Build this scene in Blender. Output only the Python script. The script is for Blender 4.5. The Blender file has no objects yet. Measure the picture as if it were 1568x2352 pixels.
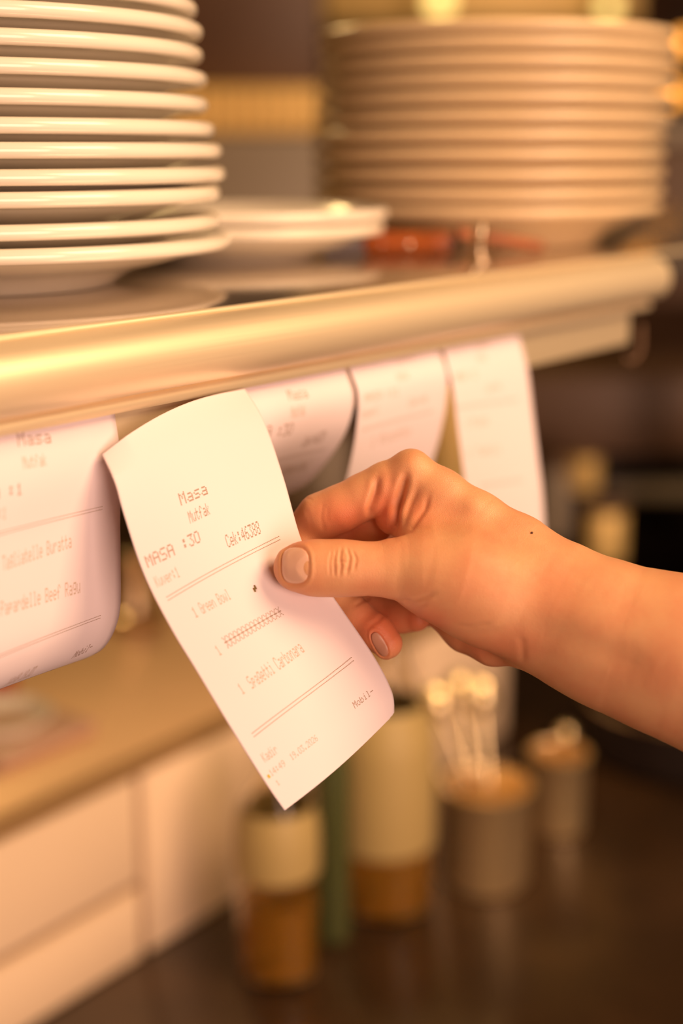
import bpy, bmesh, math, random
import numpy as np
from mathutils import Vector, Matrix

random.seed(7)
SC = bpy.context.scene
COL = SC.collection

# ---------------------------------------------------------------- camera
F_PX = 3266.0
PITCH = math.atan(826 / F_PX)
CAM = Vector((0.0, 0.0, 1.55))
RT = Vector((0.599, -0.801, 0)).normalized()
FH = Vector((0.801, 0.599, 0)).normalized()
FW = (FH * math.cos(PITCH) + Vector((0, 0, -math.sin(PITCH)))).normalized()
UP = RT.cross(FW).normalized()
cd = bpy.data.cameras.new('camera')
cam = bpy.data.objects.new('camera', cd)
COL.objects.link(cam)
m3 = Matrix((RT, UP, -FW)).transposed()
cam.matrix_world = Matrix.Translation(CAM) @ m3.to_4x4()
cd.sensor_fit = 'VERTICAL'
cd.sensor_height = 36.0
cd.sensor_width = 24.0
cd.lens = F_PX / 2352 * 36.0
cd.clip_start = 0.02
cd.dof.use_dof = True
cd.dof.focus_distance = 0.578
cd.dof.aperture_fstop = 2.6
SC.camera = cam

# ---------------------------------------------------------------- light, exposure
SC.view_settings.view_transform = 'Standard'
SC.view_settings.look = 'None'
SC.view_settings.gamma = 1.0
SC.view_settings.use_curve_mapping = False
SC.view_settings.exposure = 0.22
w = bpy.data.worlds.new('world'); SC.world = w
w.use_nodes = True
w.node_tree.nodes['Background'].inputs[0].default_value = (1.0, 0.52, 0.20, 1)
w.node_tree.nodes['Background'].inputs[1].default_value = 0.10


def area(name, loc, target, size, power, col, size_y=None):
    l = bpy.data.lights.new(name, 'AREA')
    l.energy = power; l.color = col; l.size = size
    if size_y:
        l.shape = 'RECTANGLE'; l.size_y = size_y
    o = bpy.data.objects.new(name, l); COL.objects.link(o)
    o.location = loc
    o.rotation_euler = (Vector(target) - Vector(loc)).to_track_quat('-Z', 'Y').to_euler()
    return o


# warm lamp high over the cook's side, a broad rosy fill added low behind the camera, one over the far room
area('ceiling_lamp', (0.76, -0.58, 2.30), (0.55, 0.45, 1.40), 0.65, 18.5, (1.0, 0.65, 0.36))
area('low_rosy_fill', (-0.45, -2.1, 1.45), (0.55, 0.55, 1.20), 1.4, 52.0, (1.0, 0.65, 0.48))
area('far_room_lamp', (1.6, 1.9, 2.5), (1.0, 1.2, 1.0), 0.30, 8.0, (1.0, 0.66, 0.26)).data.specular_factor = 0.15
area('under_shelf_fill', (0.62, 0.50, 1.455), (0.62, 0.86, 1.0), 0.9, 1.25, (1.0, 0.68, 0.34), 0.03)  # unseen strip light, added to brighten the tiles and ledge


def at(x, y, d):
    """point seen at picture pixel (x, y), d metres in front of the lens plane"""
    return CAM + (RT * ((x - 784) / F_PX) + UP * ((1176 - y) / F_PX) + FW) * d


def on_y(x, y, Y):
    r = RT * ((x - 784) / F_PX) + UP * ((1176 - y) / F_PX) + FW
    return CAM + r * (Y / r.y)


def on_x(x, y, X):
    r = RT * ((x - 784) / F_PX) + UP * ((1176 - y) / F_PX) + FW
    return CAM + r * (X / r.x)


def on_z(x, y, Z):
    r = RT * ((x - 784) / F_PX) + UP * ((1176 - y) / F_PX) + FW
    return CAM + r * ((Z - CAM.z) / r.z)


# ---------------------------------------------------------------- materials
MATS = {}


def mat(name, col, rough=0.5, metal=0.0, coat=0.0, sss=0.0, sss_col=None, trans=0.0, ior=1.45,
        emit=None, estr=0.0, bump=None, noise=None, brushed=None, alpha=1.0):
    m = bpy.data.materials.new(name); m.use_nodes = True
    nt = m.node_tree; N = nt.nodes; L = nt.links
    b = N['Principled BSDF']
    b.inputs['Base Color'].default_value = (*col, 1)
    b.inputs['Roughness'].default_value = rough
    b.inputs['Metallic'].default_value = metal
    b.inputs['IOR'].default_value = ior
    b.inputs['Coat Weight'].default_value = coat
    b.inputs['Coat Roughness'].default_value = 0.04
    b.inputs['Transmission Weight'].default_value = trans
    if sss:
        b.inputs['Subsurface Weight'].default_value = sss
        b.inputs['Subsurface Radius'].default_value = sss_col or (1, .35, .15)
        b.inputs['Subsurface Scale'].default_value = 0.006
    if emit:
        b.inputs['Emission Color'].default_value = (*emit, 1)
        b.inputs['Emission Strength'].default_value = estr
    tc = N.new('ShaderNodeTexCoord')
    if noise:   # (scale, colour2, amount)
        n = N.new('ShaderNodeTexNoise'); n.inputs['Scale'].default_value = noise[0]
        n.inputs['Detail'].default_value = 5
        L.new(tc.outputs['Object'], n.inputs['Vector'])
        mx = N.new('ShaderNodeMix'); mx.data_type = 'RGBA'
        mx.inputs['A'].default_value = (*col, 1); mx.inputs['B'].default_value = (*noise[1], 1)
        mr = N.new('ShaderNodeMapRange')
        mr.inputs['From Min'].default_value = 0.4; mr.inputs['From Max'].default_value = 0.65
        mr.inputs['To Max'].default_value = noise[2]
        L.new(n.outputs['Fac'], mr.inputs['Value'])
        L.new(mr.outputs['Result'], mx.inputs['Factor'])
        L.new(mx.outputs['Result'], b.inputs['Base Color'])
    if bump:    # (scale, strength, distance)
        n = N.new('ShaderNodeTexNoise'); n.inputs['Scale'].default_value = bump[0]
        n.inputs['Detail'].default_value = 4
        L.new(tc.outputs['Object'], n.inputs['Vector'])
        bp = N.new('ShaderNodeBump'); bp.inputs['Strength'].default_value = bump[1]
        bp.inputs['Distance'].default_value = bump[2]
        L.new(n.outputs['Fac'], bp.inputs['Height'])
        L.new(bp.outputs['Normal'], b.inputs['Normal'])
    if brushed:  # (stretch vector, roughness spread)
        mp = N.new('ShaderNodeMapping'); mp.inputs['Scale'].default_value = brushed[0]
        n = N.new('ShaderNodeTexNoise'); n.inputs['Scale'].default_value = 1.0
        n.inputs['Detail'].default_value = 3
        L.new(tc.outputs['Object'], mp.inputs['Vector']); L.new(mp.outputs['Vector'], n.inputs['Vector'])
        mr = N.new('ShaderNodeMapRange')
        mr.inputs['To Min'].default_value = max(0.02, rough - brushed[1])
        mr.inputs['To Max'].default_value = rough + brushed[1]
        L.new(n.outputs['Fac'], mr.inputs['Value']); L.new(mr.outputs['Result'], b.inputs['Roughness'])
    MATS[name] = m
    return m


def skin_material():
    m = mat('skin', (0.72, 0.36, 0.21), rough=0.42, sss=0.22, sss_col=(1, .32, .14))
    nt = m.node_tree; N = nt.nodes; L = nt.links; b = N['Principled BSDF']
    b.inputs['Specular IOR Level'].default_value = 0.4
    tc = N.new('ShaderNodeTexCoord')
    n1 = N.new('ShaderNodeTexNoise'); n1.inputs['Scale'].default_value = 45; n1.inputs['Detail'].default_value = 5
    L.new(tc.outputs['Object'], n1.inputs['Vector'])
    cr = N.new('ShaderNodeValToRGB')
    cr.color_ramp.elements[0].position = 0.35; cr.color_ramp.elements[0].color = (0.72, 0.32, 0.165, 1)
    cr.color_ramp.elements[1].position = 0.68; cr.color_ramp.elements[1].color = (0.78, 0.42, 0.215, 1)
    L.new(n1.outputs['Fac'], cr.inputs['Fac'])
    # redder skin where the blood sits: thumb, fingers, folds (stored per vertex as the skin's own colour)
    at_ = N.new('ShaderNodeAttribute'); at_.attribute_name = 'blush'
    mx = N.new('ShaderNodeMix'); mx.data_type = 'RGBA'
    mx.inputs['B'].default_value = (0.70, 0.19, 0.09, 1)
    L.new(at_.outputs['Fac'], mx.inputs['Factor']); L.new(cr.outputs['Color'], mx.inputs['A'])
    L.new(mx.outputs['Result'], b.inputs['Base Color'])
    v = N.new('ShaderNodeTexVoronoi'); v.inputs['Scale'].default_value = 1300; v.feature = 'DISTANCE_TO_EDGE'
    mp = N.new('ShaderNodeMapping'); mp.inputs['Scale'].default_value = (1, 1, 1.8)
    L.new(tc.outputs['Object'], mp.inputs['Vector']); L.new(mp.outputs['Vector'], v.inputs['Vector'])
    n2 = N.new('ShaderNodeTexNoise'); n2.inputs['Scale'].default_value = 260; n2.inputs['Detail'].default_value = 6
    L.new(tc.outputs['Object'], n2.inputs['Vector'])
    ad = N.new('ShaderNodeMath'); ad.operation = 'MULTIPLY_ADD'; ad.inputs[1].default_value = 1.2
    L.new(v.outputs['Distance'], ad.inputs[0]); L.new(n2.outputs['Fac'], ad.inputs[2])
    bp = N.new('ShaderNodeBump'); bp.inputs['Strength'].default_value = 0.32; bp.inputs['Distance'].default_value = 0.0004
    L.new(ad.outputs[0], bp.inputs['Height']); L.new(bp.outputs['Normal'], b.inputs['Normal'])
    return m


M_skin = skin_material()
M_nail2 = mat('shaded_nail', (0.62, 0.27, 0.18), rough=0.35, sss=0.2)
M_nail = mat('nail', (0.86, 0.46, 0.33), rough=0.22, sss=0.2, coat=0.3)
M_paper = mat('thermal_paper', (0.87, 0.74, 0.78), rough=0.62, bump=(900, 0.08, 0.0002))
M_ink = mat('printed_ink', (0.42, 0.29, 0.23), rough=0.7)
M_inkf = mat('faded_ink', (0.62, 0.47, 0.39), rough=0.7)
M_tear = mat('torn_hole', (0.05, 0.03, 0.02), rough=0.9)
M_stain = mat('orange_stain', (0.85, 0.45, 0.05), rough=0.8)
M_plate = mat('porcelain', (0.87, 0.79, 0.67), rough=0.2, coat=0.35)
M_plate2 = mat('far_porcelain', (0.80, 0.60, 0.37), rough=0.25, coat=0.2)  # darker, tanner porcelain tone, used for the far stack
M_spoon = mat('worn_cutlery_steel', (0.90, 0.70, 0.40), rough=0.24, metal=0.85)
M_pot = mat('turned_steel', (0.95, 0.72, 0.40), rough=0.32, metal=0.8)
M_pot.node_tree.nodes['Principled BSDF'].inputs['Anisotropic'].default_value = 0.85
_t = M_pot.node_tree.nodes.new('ShaderNodeTangent'); _t.direction_type = 'RADIAL'; _t.axis = 'Z'
M_pot.node_tree.links.new(_t.outputs[0], M_pot.node_tree.nodes['Principled BSDF'].inputs['Tangent'])
M_alu = mat('satin_aluminium', (0.95, 0.79, 0.54), rough=0.48, metal=0.6, brushed=((6, 900, 900), 0.06))
M_steel = mat('shelf_steel', (0.66, 0.58, 0.50), rough=0.17, metal=0.9, brushed=((8, 500, 8), 0.04))
M_steel2 = mat('brushed_steel', (0.60, 0.46, 0.30), rough=0.27, metal=1.0, brushed=((300, 300, 4), 0.06))
M_chrome = mat('polished_steel', (0.85, 0.78, 0.66), rough=0.08, metal=1.0)
M_counter = mat('dark_counter', (0.038, 0.020, 0.010), rough=0.22, metal=0.0, noise=(14, (0.06, 0.03, 0.014), 0.8))
M_tile = mat('glazed_tile', (0.86, 0.64, 0.45), rough=0.22, coat=0.3)
M_grout = mat('grout', (0.30, 0.19, 0.12), rough=0.9, bump=(200, .3, .001))
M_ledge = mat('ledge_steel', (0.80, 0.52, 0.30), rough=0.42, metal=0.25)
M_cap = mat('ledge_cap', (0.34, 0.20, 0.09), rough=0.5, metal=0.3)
M_dark = mat('dark_enamel', (0.022, 0.014, 0.010), rough=0.4)
M_brown = mat('brown_panel', (0.16, 0.085, 0.045), rough=0.5, noise=(3, (0.10, 0.05, 0.028), 0.7))
M_wallb = mat('rear_wall', (0.22, 0.13, 0.06), rough=0.7, noise=(2, (0.14, 0.08, 0.035), 0.8))
M_grey = mat('grey_panel', (0.36, 0.29, 0.21), rough=0.5)
M_yellow = mat('yellow_metal', (0.95, 0.66, 0.24), rough=0.45, metal=0.3)
M_wood = mat('orange_wood', (0.42, 0.10, 0.016), rough=0.35, coat=0.2, noise=(60, (0.22, 0.045, 0.01), 0.8))
M_black = mat('black_steel', (0.03, 0.02, 0.018), rough=0.3, metal=0.5)
M_glass = mat('bottle_glass', (0.97, 0.93, 0.84), rough=0.03, trans=1.0, ior=1.3)
M_plast = mat('frosted_plastic', (0.80, 0.70, 0.52), rough=0.45, trans=0.35, ior=1.3)
M_gglass = mat('green_glass', (0.16, 0.17, 0.06), rough=0.08, trans=0.6, ior=1.3)
M_oil = mat('olive_oil', (0.52, 0.25, 0.04), rough=0.1, trans=0.55, ior=1.3)
M_label = mat('bottle_label', (0.42, 0.30, 0.12), rough=0.5)
M_tray = mat('rosy_tray', (0.50, 0.30, 0.22), rough=0.45)
M_cream = mat('cream_label', (0.78, 0.62, 0.42), rough=0.6)
M_red = mat('red_cloth', (0.45, 0.08, 0.02), rough=0.8)
M_bulb = mat('glowing_bulb', (1, .6, .2), emit=(1.0, 0.36, 0.05), estr=2.6)
M_bulby = mat('yellow_bulb', (1, .8, .3), emit=(1.0, 0.68, 0.20), estr=1.8)
M_floor = mat('floor_tile', (0.16, 0.10, 0.07), rough=0.5, noise=(5, (0.11, 0.07, 0.05), .8))


# ---------------------------------------------------------------- mesh helpers
def tag(o, label=None, cat=None, group=None, kind=None):
    if label: o['label'] = label
    if cat: o['category'] = cat
    if group: o['group'] = group
    if kind: o['kind'] = kind
    return o


def link(name, me, m=None, parent=None, smooth=True):
    o = bpy.data.objects.new(name, me)
    COL.objects.link(o)
    for mm in (m if isinstance(m, (list, tuple)) else [m] if m else []):
        me.materials.append(mm)
    if smooth:
        me.polygons.foreach_set('use_smooth', [True] * len(me.polygons))
    if parent: o.parent = parent
    return o


def from_bm(name, bm, m=None, parent=None, smooth=True, sharp=35):
    bmesh.ops.recalc_face_normals(bm, faces=bm.faces)
    me = bpy.data.meshes.new(name); bm.to_mesh(me); bm.free()
    o = link(name, me, m, parent, smooth)
    if smooth and sharp:
        me.set_sharp_from_angle(angle=math.radians(sharp))
    return o


def empty(name, loc, rz=0.0):
    o = bpy.data.objects.new(name, None); COL.objects.link(o)
    o.location = loc; o.rotation_euler = (0, 0, rz); o.empty_display_size = 0.02
    return o


def add_box(bm, lo, hi, bevel=0.0, mi=0, seg=2):
    r = bmesh.ops.create_cube(bm, size=1)
    vs = r['verts']
    for v in vs:
        v.co = Vector([lo[i] + (v.co[i] + 0.5) * (hi[i] - lo[i]) for i in range(3)])
    fs = list({f for v in vs for f in v.link_faces})
    for f in fs: f.material_index = mi
    if bevel:
        es = list({e for v in vs for e in v.link_edges})
        g = bmesh.ops.bevel(bm, geom=es, offset=bevel, segments=seg, affect='EDGES', profile=0.5)
        for f in g['faces']: f.material_index = mi


def box(name, lo, hi, m, parent=None, bevel=0.002):
    bm = bmesh.new(); add_box(bm, lo, hi, bevel)
    return from_bm(name, bm, m, parent)


def add_lathe(bm, prof, n=64, loc=(0, 0, 0), mi=0):
    rings = []
    for r, z in prof:
        if r < 1e-6:
            rings.append([bm.verts.new((loc[0], loc[1], loc[2] + z))])
        else:
            rings.append([bm.verts.new((loc[0] + r * math.cos(2 * math.pi * k / n), loc[1] + r * math.sin(2 * math.pi * k / n), loc[2] + z)) for k in range(n)])
    for a, b in zip(rings[:-1], rings[1:]):
        for k in range(n):
            k2 = (k + 1) % n
            if len(a) == 1 and len(b) == 1: continue
            if len(a) == 1: f = bm.faces.new((a[0], b[k], b[k2]))
            elif len(b) == 1: f = bm.faces.new((a[k], a[k2], b[0]))
            else: f = bm.faces.new((a[k], a[k2], b[k2], b[k]))
            f.material_index = mi


def lathe(name, prof, m, parent=None, n=64, loc=(0, 0, 0), sharp=50):
    bm = bmesh.new(); add_lathe(bm, prof, n, loc)
    return from_bm(name, bm, m, parent, sharp=sharp)


def add_tube(bm, pts, rad, n=12, cap=True, flat=1.0, flat_axis=None):
    pts = [Vector(p) for p in pts]
    rads = rad if isinstance(rad, (list, tuple)) else [rad] * len(pts)
    prev = None; rings = []
    for i, p in enumerate(pts):
        t = (pts[min(i + 1, len(pts) - 1)] - pts[max(i - 1, 0)]).normalized()
        ref = prev if prev is not None else (Vector((0, 0, 1)) if abs(t.z) < .9 else Vector((1, 0, 0)))
        if flat_axis is not None: ref = Vector(flat_axis)
        u = (ref - t * ref.dot(t)).normalized(); v = t.cross(u); prev = u
        rings.append([bm.verts.new(p + (u * math.cos(2 * math.pi * k / n) * flat + v * math.sin(2 * math.pi * k / n)) * rads[i]) for k in range(n)])
    for a, b in zip(rings[:-1], rings[1:]):
        for k in range(n):
            bm.faces.new((a[k], a[(k + 1) % n], b[(k + 1) % n], b[k]))
    if cap:
        bm.faces.new(rings[0][::-1]); bm.faces.new(rings[-1])


def tube(name, pts, rad, m, parent=None, n=12, **kw):
    bm = bmesh.new(); add_tube(bm, pts, rad, n, **kw)
    return from_bm(name, bm, m, parent, sharp=60)


def add_extrude_x(bm, prof, x0, x1, close=True):
    """prof: list of (y, z); closed outline swept along x"""
    a = [bm.verts.new((x0, y, z)) for y, z in prof]
    b = [bm.verts.new((x1, y, z)) for y, z in prof]
    n = len(prof)
    for k in range(n if close else n - 1):
        k2 = (k + 1) % n
        bm.faces.new((a[k], b[k], b[k2], a[k2]))
    if close:
        bm.faces.new(a); bm.faces.new(b[::-1])


Z = lambda dz: CAM.z + dz          # heights were measured from the lens
SHELF_Z = Z(-0.065)
EDGE_Y = 0.40
COUNTER_Z = Z(-0.65)
WALL_Y = 0.77
LEDGE_Z = Z(-0.475)

# ---------------------------------------------------------------- setting
# tiled upstand behind the counter: real tiles standing proud of their grout
bm = bmesh.new()
add_box(bm, (-0.8, WALL_Y + 0.003, COUNTER_Z), (1.34, WALL_Y + 0.08, LEDGE_Z - 0.012), 0, 1)
jx = on_y(318, 1950, WALL_Y).x
jz = Z(-0.5836)
g = 0.0045
tw = 0.198
k = -6
while k < 7:
    xa, xb = jx + k * tw + g, jx + (k + 1) * tw - g
    if xa > 1.34: break
    xb = min(xb, 1.34)
    spans = [(COUNTER_Z + .001, jz - g), (jz + g, LEDGE_Z - 0.014)] if k % 2 else [(COUNTER_Z + .001, LEDGE_Z - 0.014)]
    for za, zb in spans:
        add_box(bm, (xa, WALL_Y - 0.004, za), (xb, WALL_Y + 0.01, zb), 0.0016, 0)
    k += 1
o = from_bm('wall_back', bm, [M_tile, M_grout]); tag(o, kind='structure')

bm = bmesh.new()
add_box(bm, (-0.8, -0.05, COUNTER_Z - 0.04), (2.3, WALL_Y, COUNTER_Z), 0.004)
o = from_bm('worktop', bm, M_counter)
tag(o, 'dark polished worktop running below the shelf, under the oil bottles and utensil pots', 'worktop')
bm = bmesh.new()
add_box(bm, (-0.8, 0.0, 0.0), (2.25, WALL_Y + 0.02, COUNTER_Z - 0.04), 0.003)
o = from_bm('base_cabinet', bm, M_dark)
tag(o, 'dark cabinet carrying the polished worktop', 'cabinet')
# ledge behind the tiles
bm = bmesh.new()
add_box(bm, (-0.8, WALL_Y + 0.012, LEDGE_Z - 0.03), (1.34, 1.12, LEDGE_Z), 0.003)
ledge = empty('ledge', (0.3, WALL_Y, LEDGE_Z - 0.03))
tag(ledge, 'flat metal ledge along the top of the cream tiled upstand', 'ledge')
o = from_bm('ledge_top', bm, M_ledge); o.parent = ledge; o.matrix_parent_inverse = Matrix.Translation(-Vector(ledge.location))
bm = bmesh.new()
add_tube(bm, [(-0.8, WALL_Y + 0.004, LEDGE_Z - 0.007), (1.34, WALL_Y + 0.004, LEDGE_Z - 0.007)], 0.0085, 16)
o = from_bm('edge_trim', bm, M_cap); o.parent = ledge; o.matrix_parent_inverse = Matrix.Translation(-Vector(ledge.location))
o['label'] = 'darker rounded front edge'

box('floor', (-3, -3, -0.05), (7, 6, 0), M_floor, bevel=0)['kind'] = 'structure'
box('ceiling', (-3, -3, 2.7), (7, 6, 2.75), M_wallb, bevel=0)['kind'] = 'structure'
box('wall_rear', (-3, 3.4, 0), (7, 3.5, 2.7), M_wallb, bevel=0)['kind'] = 'structure'
box('wall_right', (4.6, -3, 0), (4.7, 3.4, 2.7), M_brown, bevel=0)['kind'] = 'structure'


def keep(o, root):
    """parent a mesh already built in world coordinates"""
    o.parent = root
    o.matrix_parent_inverse = Matrix.Translation(root.location).inverted()
    return o


# ---------------------------------------------------------------- shelf with its ticket rail
shelf = empty('overhead_shelf', (0.4, 0.60, SHELF_Z - 0.02))
tag(shelf, 'polished steel shelf carrying the stacks of white plates', 'shelf')
bm = bmesh.new()
add_box(bm, (-0.5, EDGE_Y + 0.004, SHELF_Z - 0.018), (1.75, 0.80, SHELF_Z), 0.0015)
keep(from_bm('shelf_board', bm, M_steel), shelf)
bm = bmesh.new()
add_tube(bm, [(-0.5, EDGE_Y + 0.0045, SHELF_Z - 0.0002), (1.75, EDGE_Y + 0.0045, SHELF_Z - 0.0002)], 0.0018, 12)
keep(from_bm('edge_bead', bm, M_alu), shelf)
for px in (-0.45, 1.71):
    bm = bmesh.new()
    add_box(bm, (px, 0.66, COUNTER_Z + 0.0), (px + 0.03, 0.69, SHELF_Z - 0.018), 0.003)
    keep(from_bm('post', bm, M_steel2), shelf)

X_END = 0.872
rail = empty('ticket_rail', (0.3, EDGE_Y, Z(-0.1)))
tag(rail, 'half-round pale gold metal rail fixed to the shelf front, gripping the order slips', 'rail')
prof = []
for i in range(17):
    a = math.pi / 2 - math.pi * i / 16
    zc, h = Z(-0.0792), 0.0138
    yy = EDGE_Y + 0.002 - 0.0165 * max(0, math.cos(a)) ** 0.8
    prof.append((yy, zc + h * math.sin(a)))
prof += [(EDGE_Y - 0.0006, Z(-0.0945)), (EDGE_Y - 0.0012, Z(-0.0975)), (EDGE_Y - 0.0004, Z(-0.0992)), (EDGE_Y + 0.0012, Z(-0.0992)), (EDGE_Y + 0.0035, Z(-0.093)), (EDGE_Y + 0.0035, Z(-0.0675))]
bm = bmesh.new(); add_extrude_x(bm, prof, -0.5, X_END)
keep(from_bm('rail_profile', bm, M_alu, sharp=50), rail)
bm = bmesh.new()
add_box(bm, (-0.5, EDGE_Y + 0.0055, Z(-0.121)), (0.856, EDGE_Y + 0.0075, Z(-0.0835)), 0.0006)
keep(from_bm('backing_strip', bm, M_alu), rail)

# little hook under the far end of the rail
hp = at(1462, 760, 0.95)
pts = [at(1472, 745, .935), at(1473, 780, .935), at(1470, 808, .935), at(1458, 826, .935), at(1443, 829, .935), at(1434, 820, .935)]
o = tube('hook', pts, 0.0016, M_brown, n=10)
tag(o, 'small bent metal hook hanging under the far end of the rail', 'hook')


# ---------------------------------------------------------------- plates
def plate_mesh(R, foot_r, foot_h, drop, name='plate_body'):
    """local z=0 is the foot; rim centre at foot_h + drop"""
    t = 0.0052; rr = 0.0035
    wz = foot_h            # underside of the well
    zr = foot_h + drop - 0.0     # rim centre height
    wr = foot_r + 0.018
    pr = [(0, wz), (foot_r - 0.006, wz), (foot_r - 0.0045, 0.0006), (foot_r - 0.003, 0), (foot_r, 0.0), (foot_r + 0.0012, 0.001),
          (foot_r + 0.005, wz * .35 + .0008), (foot_r + 0.011, wz * .75 + .0008), (wr, wz + 0.0008)]
    for i in range(1, 9):
        s = i / 9
        pr.append((wr + (R - 2.4 * rr - wr) * s, wz + 0.0008 + (zr - rr - wz + .0006) * (s ** 1.25)))
    for i in range(13):
        a = -math.pi * 0.62 + math.pi * 1.25 * i / 12
        pr.append((R - rr + rr * math.cos(a), zr + rr * math.sin(a)))
    for i in range(1, 9):
        s = 1 - i / 9
        pr.append((wr + (R - 2.4 * rr - wr) * s, wz + t - 0.0004 + (zr + rr - 0.0032 - wz - t + .0012) * (s ** 1.25)))
    pr += [(foot_r - 0.004, wz + t - 0.001), (0, wz + t - 0.001)]
    bm = bmesh.new(); add_lathe(bm, pr, 128)
    bmesh.ops.recalc_face_normals(bm, faces=bm.faces)
    me = bpy.data.meshes.new(name); bm.to_mesh(me); bm.free()
    me.polygons.foreach_set('use_smooth', [True] * len(me.polygons))
    me.materials.append(M_plate)
    return me


def stack(cx, cy, rims, R, foot_r, offs, labels, group, tilt=None, m=None):
    """rims: heights of rim centres from the bottom up, measured from the shelf"""
    well_top = 0.0
    for i, zr in enumerate(rims):
        drop = 0.0125
        foot = well_top
        fh = zr - drop - foot
        me = plate_mesh(R, foot_r, max(0.0045, fh), drop)
        if fh < 0.0045: foot = zr - drop - 0.0045
        if m: me.materials.clear(); me.materials.append(m)
        o = link('dinner_plate', me, smooth=False)
        o.location = (cx + offs[i][0], cy + offs[i][1], SHELF_Z + foot + 0.0003)
        if tilt: o.rotation_euler = tilt[i]
        well_top = zr - drop + 0.0052 - 0.001 + 0.0003
        tag(o, labels[i], 'plate', group)


def rimz(x, y, s):
    """height above shelf of a rim whose near edge shows at (x, y) at level distance s"""
    r = RT * ((x - 784) / F_PX) + UP * ((1176 - y) / F_PX) + FW
    k = s / math.hypot(r.x, r.y)
    return (CAM + r * k).z - SHELF_Z


ORD = ['lowest', 'second from the bottom', 'third from the bottom', 'fourth from the bottom', 'fifth from the bottom', 'sixth from the bottom',
       'seventh from the bottom', 'eighth from the bottom', 'ninth from the bottom', 'tenth from the bottom', 'eleventh from the bottom', 'twelfth from the bottom']
ys = [597, 541, 464, 411, 347, 288, 219, 147, 78, 12, -52]
ext = [515, 492, 494, 506, 500, 485, 472, 471, 463, 464, 453]
rims = [rimz(0, y, 0.612) for y in ys]
offs = []
for e in ext:
    dx = (e - 500) / F_PX * 0.76
    v = RT * dx
    offs.append((v.x, v.y))
stack(0.467, 0.579, rims, 0.125, 0.064, offs,
      ['white porcelain plate, ' + ORD[i] + ' in the near left stack' for i in range(11)], 'plates in the near left stack')
ys = [489, 448, 402, 355, 310, 266, 222, 180, 138, 96, 57]
rims = [rimz(1120, y, 0.935) for y in ys]
offs = []
for i in range(11):
    e = (1507, 1510, 1510, 1508, 1506, 1518, 1522, 1524, 1524, 1524, 1520)[i]
    v = RT * ((e - 1515) / F_PX * 1.05)
    offs.append((v.x, v.y))
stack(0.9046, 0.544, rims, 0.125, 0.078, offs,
      ['porcelain plate, ' + ORD[i] + ' in the tall blurred far stack' for i in range(11)], 'plates in the tall far stack', m=M_plate2)
stack(0.683, 0.590, [rimz(640, 537, 0.83), rimz(640, 501, 0.83)], 0.0925, 0.046, [(-.003, 0.001), (0, 0)],
      ['lower of the two small white plates between the two tall stacks', 'upper of the two small white plates between the two tall stacks'],
      'small plates between the tall stacks')

# ---------------------------------------------------------------- knife lying before the far stack
kn = empty('knife', at(1000, 575, 0.93)); kn.location.z = SHELF_Z
tag(kn, 'dark knife with an orange-brown wooden handle lying before the tall far stack', 'knife')
a = on_z(835, 590, SHELF_Z); b = on_z(1040, 590, SHELF_Z); c = on_z(735, 592, SHELF_Z)
up = Vector((0, 0, 1))
bm = bmesh.new()
hp = [a.lerp(b, s) + up * 0.0085 for s in (0, .1, .3, .5, .7, .9, 1)]
add_tube(bm, hp, [.005, .0075, .0082, .0076, .0076, .0082, .006], 16)
keep(from_bm('handle', bm, M_wood), kn)
bm = bmesh.new()
for s0, s1, r in ((1.02, 1.06, .006), (1.0, 1.02, .0066)):
    add_tube(bm, [a.lerp(b, s0 - .03) + up * 0.0085, a.lerp(b, s1) + up * 0.0085], r, 16)
keep(from_bm('pommel', bm, M_black), kn)
bm = bmesh.new()
d = (c - a)
n_ = Vector((-d.y, d.x, 0)).normalized()
P = [a + up * .002, a + up * .0125, a.lerp(c, .6) + up * .0115, c + up * .004, c.lerp(a, .1) + up * .002]
va = [bm.verts.new(p + n_ * .004) for p in P]; vb = [bm.verts.new(p - n_ * .004) for p in P]
bm.faces.new(va); bm.faces.new(vb[::-1])
for i in range(5): bm.faces.new((va[i], vb[i], vb[(i + 1) % 5], va[(i + 1) % 5]))
keep(from_bm('blade', bm, M_black, smooth=False), kn)
tow = (CAM - a); tow.z = 0; tow.normalize()
for s in (.2, .5, .8):
    p = a.lerp(b, s) + up * .0085 + tow * .0058
    bm = bmesh.new(); bmesh.ops.create_uvsphere(bm, u_segments=12, v_segments=8, radius=.0022, matrix=Matrix.Translation(p))
    keep(from_bm('rivet', bm, M_chrome), kn)
# slim stick beyond the knife and a small steel knob
p0 = on_z(1050, 594, SHELF_Z); p1 = on_z(1243, 588, SHELF_Z)
o = tube('wooden_stick', [p0 + up * .0160, p1 + up * .0060], .0034, M_wood, n=12)
tag(o, 'slim orange wooden stick right of the knife handle on the shelf', 'stick')
bm = bmesh.new()
p = on_z(1100, 603, SHELF_Z)
add_lathe(bm, [(0, 0), (.009, 0), (.009, .003), (.004, .004), (.003, .012), (.0045, .015), (.0052, .0185), (.004, .0225), (0, .0235)], 24, p)
o = from_bm('metal_stopper', bm, M_steel2)
tag(o, 'small shiny metal stopper standing beside the knife under the far stack', 'stopper')


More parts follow.
